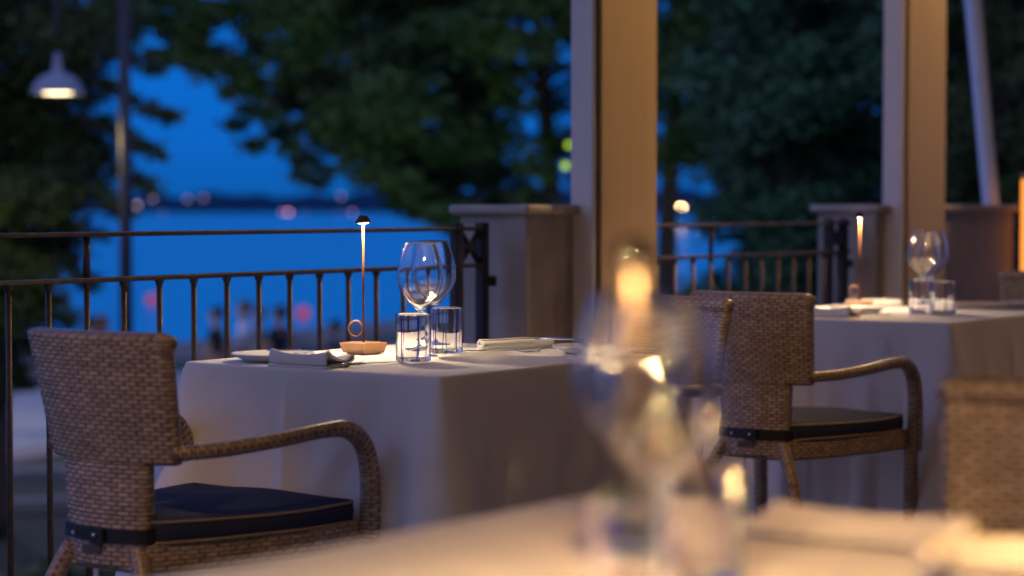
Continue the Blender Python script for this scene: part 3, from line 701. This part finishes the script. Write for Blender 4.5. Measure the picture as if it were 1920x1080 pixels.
# ------------------------------------------------------------------ trees
def leaf_mat(name, c1, c2):
    return mat(name, c1, .55, noise=(1.3, c2, 5), spec=.3)
M['leaf_dark'] = leaf_mat('conifer_leaves', (.035, .06, .018), (.075, .11, .025))
M['leaf_mid'] = leaf_mat('broad_leaves', (.04, .085, .026), (.08, .14, .04))
M['leaf_blue'] = leaf_mat('blue_green_leaves', (.035, .11, .05), (.075, .18, .085))
M['bark'] = mat('bark', (.075, .05, .035), .9, noise=(4, (.045, .03, .022), 6), bump=(9, .8, .03))
def leaf_cloud(name, clumps, n_leaf, L, Wd, m, parent, seed, droop=0., origin=(0, 0, 0)):
    """clumps: rows (x,y,z,rx,ry,rz,weight); leaves are small folded rhombs scattered in sprays inside each clump"""
    g = np.random.default_rng(seed); C = np.array(clumps, float); w = C[:, 6]/C[:, 6].sum(); o3 = np.array(origin)
    cnt = g.multinomial(n_leaf, w); pos = []
    for c, k in zip(C, cnt):
        if k < 4: continue
        ns = max(2, k//14); q = g.normal(size=(ns, 3)); q /= np.linalg.norm(q, axis=1, keepdims=True)
        q = q*(g.random((ns, 1))**.45)*c[3:6]                      # spray centres, denser to the outside
        r = np.repeat(np.arange(ns), int(math.ceil(k/ns)))[:k]
        jit = g.normal(size=(k, 3))*np.array([.15, .15, .075])*(c[3:6].mean()*1.0)**.5*1.0
        pos.append(c[:3] + q[r] + jit)
    pos = np.vstack(pos) - o3; n = len(pos)
    ax = g.normal(size=(n, 3)); ax[:, 2] = ax[:, 2]*.5 - droop; ax /= np.linalg.norm(ax, axis=1, keepdims=True)
    sd = np.cross(ax, g.normal(size=(n, 3))); sd /= np.linalg.norm(sd, axis=1, keepdims=True); nn = np.cross(ax, sd)
    s = g.uniform(.65, 1.35, (n, 1)); a = ax*L*s; b_ = sd*Wd*s
    v = np.stack([pos, pos + a*.45 + b_*.5 + nn*Wd*.12, pos + a, pos + a*.45 - b_*.5 + nn*Wd*.12], 1).reshape(-1, 3)
    me = bpy.data.meshes.new(name); me.vertices.add(n*4); me.vertices.foreach_set('co', v.astype(np.float32).ravel())
    me.loops.add(n*4); me.loops.foreach_set('vertex_index', np.arange(n*4, dtype=np.int32))
    me.polygons.add(n); me.polygons.foreach_set('loop_start', np.arange(n, dtype=np.int32)*4); me.polygons.foreach_set('loop_total', np.full(n, 4, np.int32))
    me.update(calc_edges=True); return link(name, me, m, parent, False)
def clump(x, y, Y, r, w=1., fl=1., dz=1.):
    """crown clump at a photographed place; r in photo pixels"""
    p = PX(x, y, Y); q = r/4000*Y; return (p.x, p.y, p.z, q, q*dz, q*fl, w*(r/60)**2)
def tree(name, label, cat, base, trunk_pts, rads, limbs, clumps, n, L, Wd, m, seed, droop=0., group='trees between the terrace and the sea'):
    t = thing(name, label, cat, base, 0, group); b_ = Vector(base)
    MB().tube([tuple(Vector(q)-b_) for q in spline(trunk_pts, .25)], list(np.interp(np.linspace(0, 1, len(spline(trunk_pts, .25))), np.linspace(0, 1, len(rads)), rads)), 12).build('trunk', M['bark'], t, True)
    for lp, r0, r1 in limbs:
        p = spline(lp, .2); MB().tube([tuple(Vector(q)-b_) for q in p], list(np.linspace(r0, r1, len(p))), 8).build('limb', M['bark'], t, True)
    leaf_cloud('crown', clumps, n, L, Wd, m, t, seed, droop, base); return t

# left conifer: drooping layered branches
Y = 21.
def lc(pts, r, w=1., fl=.45):
    return [clump(x, y, Y + rnd.uniform(-1, 1), r*rnd.uniform(.85, 1.15), w, fl, 1.4) for x, y in pts]
cl = []
for y0, x0 in ((-60, 250), (20, 215), (90, 185), (170, 170), (240, 160), (310, 165), (380, 150), (450, 120), (520, 90), (590, 60), (660, 30), (730, 0)):
    for x in range(-260, x0, 52): cl += lc([(x, y0 + rnd.uniform(-18, 18))], 54, 1.25 if y0 > 130 else .8, 1.)
for pts in ([(215, 95), (250, 110), (285, 128)], [(215, 165), (250, 185), (285, 205), (310, 215)], [(200, 225), (235, 250), (270, 270), (292, 282)],
            [(190, 290), (225, 315), (262, 338), (280, 350)], [(180, 355), (210, 380), (232, 398)], [(150, 420), (180, 440)], [(130, 495), (155, 520), (168, 535)],
            [(95, 560), (120, 585), (135, 605)], [(60, 640), (80, 660)], [(20, 700), (38, 718)]):
    cl += lc(pts, 19, 1.1, .6)
bs = PX(-40, 385, 21); 
tree('cedar_tree', 'dark layered conifer filling the left edge behind the street lamp', 'tree', (bs.x, 21, GZ), [(bs.x, 21, GZ), (bs.x+.05, 21, .5), (bs.x, 21, 4.5), (bs.x, 21, 7)], [.28, .22, .13, .03],
     [([tuple(PX(-40, y0-30, 21)), tuple(PX(90, y0, 21)), tuple(PX(x0, y1, 21))], .05, .008) for y0, x0, y1 in ((60, 285, 128), (130, 310, 215), (200, 290, 282), (270, 280, 350), (400, 168, 535), (480, 135, 605))],
     cl, 120000, .085, .034, M['leaf_dark'], 3, .35)

# broad tree hanging over the water
Y = 25.
def bc(pts, r, w=1., fl=.8, dY=2.):
    return [clump(x, y, Y + rnd.uniform(-dY, dY), r*rnd.uniform(.85, 1.15), w, fl, 1.) for x, y in pts]
cl = []
for x, y in [(x, y) for y in range(-240, 380, 62) for x in range(500, 1130, 66)]:
    lim = 500 + max(0, (y-150))*.85 + (60 if 60 < y < 150 else 0)
    if x < lim: continue
    if 940 < x and 60 < y < 400: cl += bc([(x+rnd.uniform(-16, 16), y+rnd.uniform(-14, 14))], 42, .6)
    else: cl += bc([(x+rnd.uniform(-16, 16), y+rnd.uniform(-14, 14))], 60, 1.05)
cl += bc([(820, 380), (860, 395), (900, 385), (940, 380), (1000, 375), (760, 340), (790, 365), (805, 398), (845, 412), (885, 418), (925, 420), (965, 418), (1010, 412), (1045, 400), (752, 372)], 34, .9)
cl += bc([(300, -10), (345, 10), (390, 25), (430, 20), (470, 60), (500, 100), (370, 60), (420, 95), (455, 130), (350, 95), (330, 50), (290, 35), (250, 10), (240, 60), (470, 160), (395, 130), (310, 105)], 34, .95, .6, 1.)
cl += bc([(470, 205), (500, 215), (520, 250), (540, 275), (570, 300), (560, 325), (590, 340), (545, 240), (610, 320), (450, 232), (478, 268), (430, 175)], 22, .8, .55, .6)
tb = PX(1035, 385, 26)
tree('plane_tree', 'large broadleaf tree over the water behind the copper lamp and first column', 'tree', (tb.x, 26, GZ), [(tb.x, 26, GZ), (tb.x+.02, 26, 0), tuple(PX(1030, 300, 26)), tuple(PX(1012, 90, 26)), tuple(PX(1000, -200, 26))], [.2, .15, .12, .09, .05],
     [([tuple(PX(1020, 395, 25.8)), tuple(PX(830, 400, 25.4)), tuple(PX(720, 330, 25)), tuple(PX(650, 270, 25)), tuple(PX(560, 180, 24.5))], .08, .02),
      ([tuple(PX(1015, 180, 26)), tuple(PX(900, 60, 25.5)), tuple(PX(700, -40, 25)), tuple(PX(480, 0, 25)), tuple(PX(320, 20, 24.8))], .06, .012),
      ([tuple(PX(1010, 90, 26)), tuple(PX(1070, 20, 26)), tuple(PX(1130, -60, 26))], .04, .012)],
     cl, 95000, .11, .062, M['leaf_mid'], 11, .15)

# evergreens behind and right of the columns
def big_clumps(fn, xs, ys, Y0, r, w, jit=18, dY=1.5):
    out = []
    for y in ys:
        for x in xs:
            k = fn(x, y)
            if k > 0: out.append(clump(x+rnd.uniform(-jit, jit), y+rnd.uniform(-jit, jit), Y0+rnd.uniform(-dY, dY), r*rnd.uniform(.8, 1.2), w*k, .8, 1.))
    return out
tb = PX(1250, 385, 24)
tree('oak_tree', 'loose leafy tree with sky gaps just right of the first column', 'tree', (tb.x, 24, GZ), [(tb.x, 24, GZ), (tb.x, 24, .4), tuple(PX(1270, 100, 24)), tuple(PX(1290, -200, 24))], [.16, .12, .09, .04],
     [([tuple(PX(1262, 200, 24)), tuple(PX(1330, 100, 24)), tuple(PX(1400, 20, 24))], .04, .01)],
     big_clumps(lambda x, y: .55 if (x < 1300 and y > 160) else 1.0, range(1150, 1440, 55), range(-240, 330, 58), 24, 50, 1.), 36000, .10, .055, M['leaf_mid'], 21, .1)
def fn(x, y): return 1. if x > 1345 + 22*math.sin(y*.03) - max(0, y-420)*.12 else 0
tb = PX(1490, 385, 20)
tree('holm_oak', 'dense dark evergreen with bluish leaves between the two columns', 'tree', (tb.x, 20, GZ), [(tb.x, 20, GZ), (tb.x, 20, 1), (tb.x+.1, 20.2, 5)], [.2, .16, .05],
     [([(tb.x, 20, .6), tuple(PX(1400, 180, 20)), tuple(PX(1370, 0, 20))], .06, .015), ([(tb.x, 20, .9), tuple(PX(1580, 150, 20)), tuple(PX(1640, -60, 20))], .06, .015)],
     big_clumps(fn, range(1300, 1720, 52), range(-220, 720, 55), 20.5, 54, 1., dY=2.), 80000, .095, .05, M['leaf_blue'], 31, .1)
tb = PX(1860, 385, 17)
tree('cypress_tree', 'dark hanging foliage at the upper right behind the leaning pole', 'tree', (tb.x, 17, GZ), [(tb.x, 17, GZ), (tb.x, 17, 1), (tb.x-.1, 17.2, 5)], [.2, .16, .05],
     [([tuple(PX(1925, 260, 16.6)), tuple(PX(1900, 120, 16.6)), tuple(PX(1870, -40, 16.6))], .03, .018)],
     big_clumps(lambda x, y: 1., range(1740, 2080, 50), range(-200, 620, 55), 17.5, 56, 1., dY=1.5), 60000, .12, .026, M['leaf_dark'], 41, .8)
# shrubs below the railing
def shrub(x, Y, w, h, n, m, seed, label):
    t = thing('garden_shrub', label, 'shrub', (x, Y, GZ), 0, 'shrubs below the terrace')
    MB().tube([(0, 0, 0), (.03, 0, h*.6)], [.04, .015], 8).build('stem', M['bark'], t, True)
    g = random.Random(seed); cs = [(x+g.uniform(-w, w)*.6, Y+g.uniform(-w, w)*.6, GZ + h*g.uniform(.25, .85), w*.4, w*.4, h*.22, 1) for _ in range(16)]
    leaf_cloud('foliage', cs, n, .11, .035, m, t, seed, .0, (x, Y, GZ))
shrub(-3.05, 14.2, .62, .85, 4500, M['leaf_dark'], 51, 'dark feathery shrub on the lawn below the left railing')
shrub(-2.35, 12.3, .62, .95, 4500, M['leaf_dark'], 52, 'dark shrub low behind the nearest wicker chair')
shrub(.75, 12.5, .9, 1.5, 6000, M['leaf_dark'], 53, 'dark shrub seen between the bars left of the second chair')
shrub(2.2, 14.0, 1.2, 1.9, 8000, M['leaf_dark'], 54, 'dark shrub under the railing behind the second chair')
# low slabs on the lawn and a low wall by the path
M['slab'] = mat('pale_concrete', (.30, .29, .27), .85, noise=(2, (.24, .23, .21), 4))
for (x, Y, l, lab) in ((-6.3, 25.2, 1.6, 'pale kerb slab on the lawn, farther of the two at the left edge'), (-5.55, 22.6, 1.3, 'pale kerb slab on the lawn, nearer of the two at the left edge')):
    o = MB().box(-l, l, -.14, .14, 0, .16, .02).build('kerb_slab', M['slab']); o.location = (x, Y, GZ-.02); o.rotation_euler = (0, 0, R(22)); tag(o, lab, 'slab', 'kerb slabs on the lawn')
hw = thing('low_wall', 'low pale wall beside the promenade at the left edge', 'wall', (-10.2, 41.0, GZ), R(64))
MB().box(-5.5, 2.2, -.15, .15, 0, .42, .01).build('wall_body', M['slab'], hw); MB().box(-5.55, 2.25, -.2, .2, .42, .50, .01).build('coping', M['stone'], hw)

# ------------------------------------------------------------------ people on the promenade
def skinned(name, joints, edges, m, parent, sub=2):
    me = bpy.data.meshes.new(name); me.from_pydata([j[:3] for j in joints], edges, []); o = link(name, me, m, parent, False)
    md = o.modifiers.new('skin', 'SKIN'); md.use_smooth_shade = True
    for i, j in enumerate(joints): me.skin_vertices[0].data[i].radius = (j[3], j[4] if len(j) > 4 else j[3])
    for i, v in enumerate(me.skin_vertices[0].data): v.use_root = (i == 0)
    o.modifiers.new('smooth', 'SUBSURF').levels = sub; o.modifiers[-1].render_levels = sub
    return o
M['skin'] = mat('skin', (.42, .24, .17), .6)
M['hairdark'] = mat('dark_hair', (.02, .014, .01), .7); M['hairbrown'] = mat('brown_hair', (.12, .055, .03), .7)
def person(x, Y, h, face, label, top, bottom, hair, stride=.16, long_hair=False, skirt=False, arm=.1, bag=None):
    k = h/1.75; t = thing('person', label, 'person', (x, Y, GZ), R(face), 'people strolling on the promenade'); t.scale = (k, k, k)
    s = stride; J = []; E = []
    def J_(*a): J.append(a); return len(J)-1
    pel = J_(0, 0, .95, .125, .10); wa = J_(0, 0, 1.10, .115, .085); ch = J_(0, .0, 1.30, .145, .095); nk = J_(0, 0, 1.455, .052); hd = J_(0, .015, 1.55, .055); h2 = J_(0, .025, 1.63, .078, .088); tp = J_(0, .012, 1.70, .062)
    E += [(pel, wa), (wa, ch), (ch, nk), (nk, hd), (hd, h2), (h2, tp)]
    for sx, st_, sw in ((1, s, -arm), (-1, -s, arm)):
        hp = J_(sx*.09, 0, .90, .085); kn = J_(sx*.10, st_*.55+.03, .50, .056); an = J_(sx*.10, st_, .09, .036); to = J_(sx*.115, st_+.15, .035, .032, .025)
        E.extend([(pel, hp), (hp, kn), (kn, an), (an, to)])
        sh = J_(sx*.175, 0, 1.39, .052); el = J_(sx*.225, sw*.5-.02, 1.13, .038); wr = J_(sx*.23, sw+.05, .90, .026); pa = J_(sx*.228, sw+.075, .83, .03, .016); E.extend([(ch, sh), (sh, el), (el, wr), (wr, pa)])
        for f_ in range(4):
            a_ = J_(sx*.226, sw+.052+f_*.018, .765, .0085); b_ = J_(sx*.218, sw+.058+f_*.018, (.715, .70, .70, .725)[f_], .0075); E.extend([(pa, a_), (a_, b_)])
        a_ = J_(sx*.215, sw+.115, .80, .009); b_ = J_(sx*.205, sw+.125, .765, .008); E.extend([(pa, a_), (a_, b_)])
    body = skinned('body', J, E, M['skin'], t, 1)
    m = MB()
    for sx in (-1, 1): m.tube([(sx*.032, .103, 1.635), (sx*.032, .109, 1.635)], .012, 8)
    m.build('eyes', M['hairdark'], body, True)
    m = MB(); m.tube([(0, .10, 1.645), (0, .13, 1.605), (0, .108, 1.595)], [.007, .014, .008], 8)
    for sx in (-1, 1): m.tube([(sx*.082, .01, 1.645), (sx*.09, .0, 1.625), (sx*.083, .012, 1.595)], [.010, .017, .008], 8)
    m.build('nose_and_ears', M['skin'], body, True)
    MB().tube([(-.026, .105, 1.572), (0, .113, 1.57), (.026, .105, 1.572)], .006, 8).build('mouth', mat('lips', (.3, .1, .08), .6) if 'lips' not in bpy.data.materials else bpy.data.materials['lips'], body, True)
    mt = mat('top_cloth', top, .85); mb = mat('lower_cloth', bottom, .85)
    skinned('shirt', [(0, 0, .97, .145, .115), (0, 0, 1.10, .13, .10), (0, 0, 1.30, .16, .11), (0, 0, 1.42, .09, .075), (.175, 0, 1.39, .066), (.215, -arm*.35, 1.19, .056), (-.175, 0, 1.39, .066), (-.215, arm*.35, 1.19, .056)],
            [(0, 1), (1, 2), (2, 3), (2, 4), (4, 5), (2, 6), (6, 7)], mt, t, 2)
    if skirt:
        MB().lathe([(.13, 1.02), (.17, .9), (.23, .55), (.235, .53), (.2, .53)], 24).build('skirt', mb, t, True)
    else:
        skinned('trousers', [(0, 0, .95, .135, .11), (.095, 0, .86, .098), (.10, s*.55+.03, .50, .072), (.10, s, .14, .056), (-.095, 0, .86, .098), (-.10, -s*.55+.03, .50, .072), (-.10, -s, .14, .056)], [(0, 1), (1, 2), (2, 3), (0, 4), (4, 5), (5, 6)], mb, t, 2)
    hj = [(0, -.02, 1.67, .092, .095), (0, -.01, 1.725, .07), (0, -.055, 1.60, .065, .05)]; he = [(0, 1), (0, 2)]
    if long_hair: hj += [(0, -.085, 1.45, .085, .04), (0, -.09, 1.30, .06, .03)]; he += [(2, 3), (3, 4)]
    skinned('hair', hj, he, hair, t, 2)
    m = MB()
    for sx, st_ in ((1, s), (-1, -s)): m.tube([(sx*.10, st_-.06, .05), (sx*.105, st_+.04, .055), (sx*.115, st_+.18, .035)], [.042, .05, .032], 12, flat=1)
    m.build('shoes', M['strap'], t, True)
    if bag:
        q = thing('shoulder_bag', bag[0], 'bag', (t.location.x + .30, t.location.y, GZ+.62), R(face))
        MB().box(-.06, .06, -.19, .19, 0, .36, .03).build('bag_body', mat('bag_cloth', bag[1], .7), q)
        MB().tube([tuple(a) for a in spline([(0, -.15, .34), (-.01, -.07, .62), (-.01, .07, .62), (0, .15, .34)], .04)], .012, 8).build('bag_handle', M['strap'], q, True)
    return t
def PE(px, Y): return (px-960)/4000*Y
person(PE(404, 32.4), 32.4, 1.73, 80, 'person in dark clothes walking, farthest left of those seen right of the chair', (.012, .014, .022), (.012, .012, .02), M['hairdark'])
person(PE(456, 32.8), 32.8, 1.80, 100, 'person in a pale blue shirt on the promenade', (.75, .75, .88), (.16, .17, .25), M['hairbrown'])
person(PE(484, 33.8), 33.8, 1.66, 110, 'person in grey brown top close behind the pale shirted one', (.10, .085, .085), (.05, .05, .06), M['hairbrown'])
person(PE(523, 32.3), 32.3, 1.75, 60, 'person in black with a pink bag at the side', (.010, .010, .014), (.008, .008, .012), M['hairdark'], bag=('large pink bag held beside the person in black', (.62, .05, .16)))
person(PE(626, 32.5), 32.5, 1.53, 95, 'shorter person in dark clothes behind the copper lamp', (.03, .03, .04), (.015, .015, .02), M['hairdark'])
person(PE(170, 31.0), 31.0, 1.66, -70, 'person in a white top above the back of the nearest chair', (.75, .70, .85), (.2, .2, .25), M['hairdark'])
person(PE(193, 31.3), 31.3, 1.65, -100, 'person with long brown hair above the back of the nearest chair', (.30, .24, .30), (.08, .08, .1), M['hairbrown'], long_hair=True, skirt=True)

# ------------------------------------------------------------------ lights across the water, buoys
def far_lamp(px, py, Y, rad, col, st, label):
    p = PX(px, py, Y); zb = -2.8; t = thing('shore_lamp', label, 'lamp', (p.x, Y, zb), 0, 'small lamps across the water')
    MB().tube([(0, 0, 0), (0, 0, p.z-zb-rad*.8)], rad*.12, 8).build('post', M['iron'], t, True)
    MB().lathe([(rad*math.sin(a), p.z-zb-rad*math.cos(a)) for a in np.linspace(.01, PI-.01, 11)], 16).build('globe', lamp_mat('shore_globe', col, st*(.2 if Y > 900 else .6)), t, True)
K = 1.0
for i, (px, py, Y, rad, col, st, lab) in enumerate([
    (541, 399, 1040, .9, (1, .35, .45), 14, 'brightest pinkish lamp on the far shore left of the copper lamp'),
    (530, 398, 1040, .6, (.8, .35, .6), 9, 'pinkish lamp just left of the brightest far shore lamp'),
    (568, 401, 1040, .6, (.45, .3, .7), 7, 'first faint lamp right of the pink far shore lamp'), (589, 402, 1040, .6, (.45, .3, .7), 7, 'second faint lamp right of the pink far shore lamp'),
    (612, 402, 1040, .6, (.45, .3, .7), 7, 'third faint lamp right of the pink far shore lamp'), (637, 401, 1040, .6, (.45, .3, .7), 7, 'fourth faint lamp right of the pink far shore lamp'),
    (661, 399, 1040, .7, (.8, .35, .5), 8, 'faint pink far shore lamp nearest the copper lamp'),
    (306, 401, 1040, .7, (.7, .35, .5), 6, 'faint pink lamp low on the far shore right of the pole'),
    (222, 386, 1060, .9, (.75, .6, .8), 12, 'pale lamp on the far shore left of the street lamp pole'), (257, 385, 1060, .9, (.75, .55, .75), 10, 'pale lamp on the far shore just right of the street lamp pole'),
    (286, 373, 1060, .8, (.6, .45, .6), 7, 'dim high lamp on the far shore right of the pole'), (352, 373, 1060, .8, (.6, .45, .6), 5, 'dim high lamp above the far headland, left of its pair'),
    (382, 371, 1060, .8, (.6, .45, .6), 5, 'dim high lamp above the far headland, right of its pair'), (640, 368, 1060, .8, (.6, .4, .5), 5, 'dim reddish lamp above the headland near the copper lamp'),
    (1277, 390, 420, .36, (1, .55, .25), 62, 'bright orange lamp over the water right of the first column'), (1303, 392, 420, .36, (.5, .55, .75), 22, 'pale lamp just right of the orange one over the water'),
    (1258, 394, 420, .36, (.4, .4, .5), 12, 'dim lamp just left of the orange one over the water'),
    (1066, 272, 21.5, .03, (.6, .9, .02), 1.6, 'upper green lit garden lamp in the foliage beside the first column'), (1060, 311, 21.5, .035, (.6, .9, .02), 1.6, 'lower green lit garden lamp in the foliage beside the first column')]):
    far_lamp(px, py, Y, rad, col, st, lab)
M['buoy_glow'] = mat('glowing_red_buoy', (.55, .05, .06), .5, emis=((1, .12, .2), .22))  # no lamp inside; a faint glow is added to the float's own surface
for px, py, lab in ((285, 562, 'round pinkish buoy floating behind the left balusters'), (568, 587, 'round pinkish buoy floating between the walkers and the copper lamp')):
    Y = 3.75*4000/(py-385); t = thing('mooring_buoy', lab, 'buoy', ((px-960)/4000*Y, Y, -2.85), 0, 'red mooring buoys')
    MB().lathe([(.24*math.sin(a), .17-.24*math.cos(a)) for a in np.linspace(.01, PI-.01, 14)], 24).build('float', M['buoy_glow'], t, True)
    MB().tube([(0, 0, .39), (0, 0, .47)], .03, 10).build('eye', M['steel'], t, True)
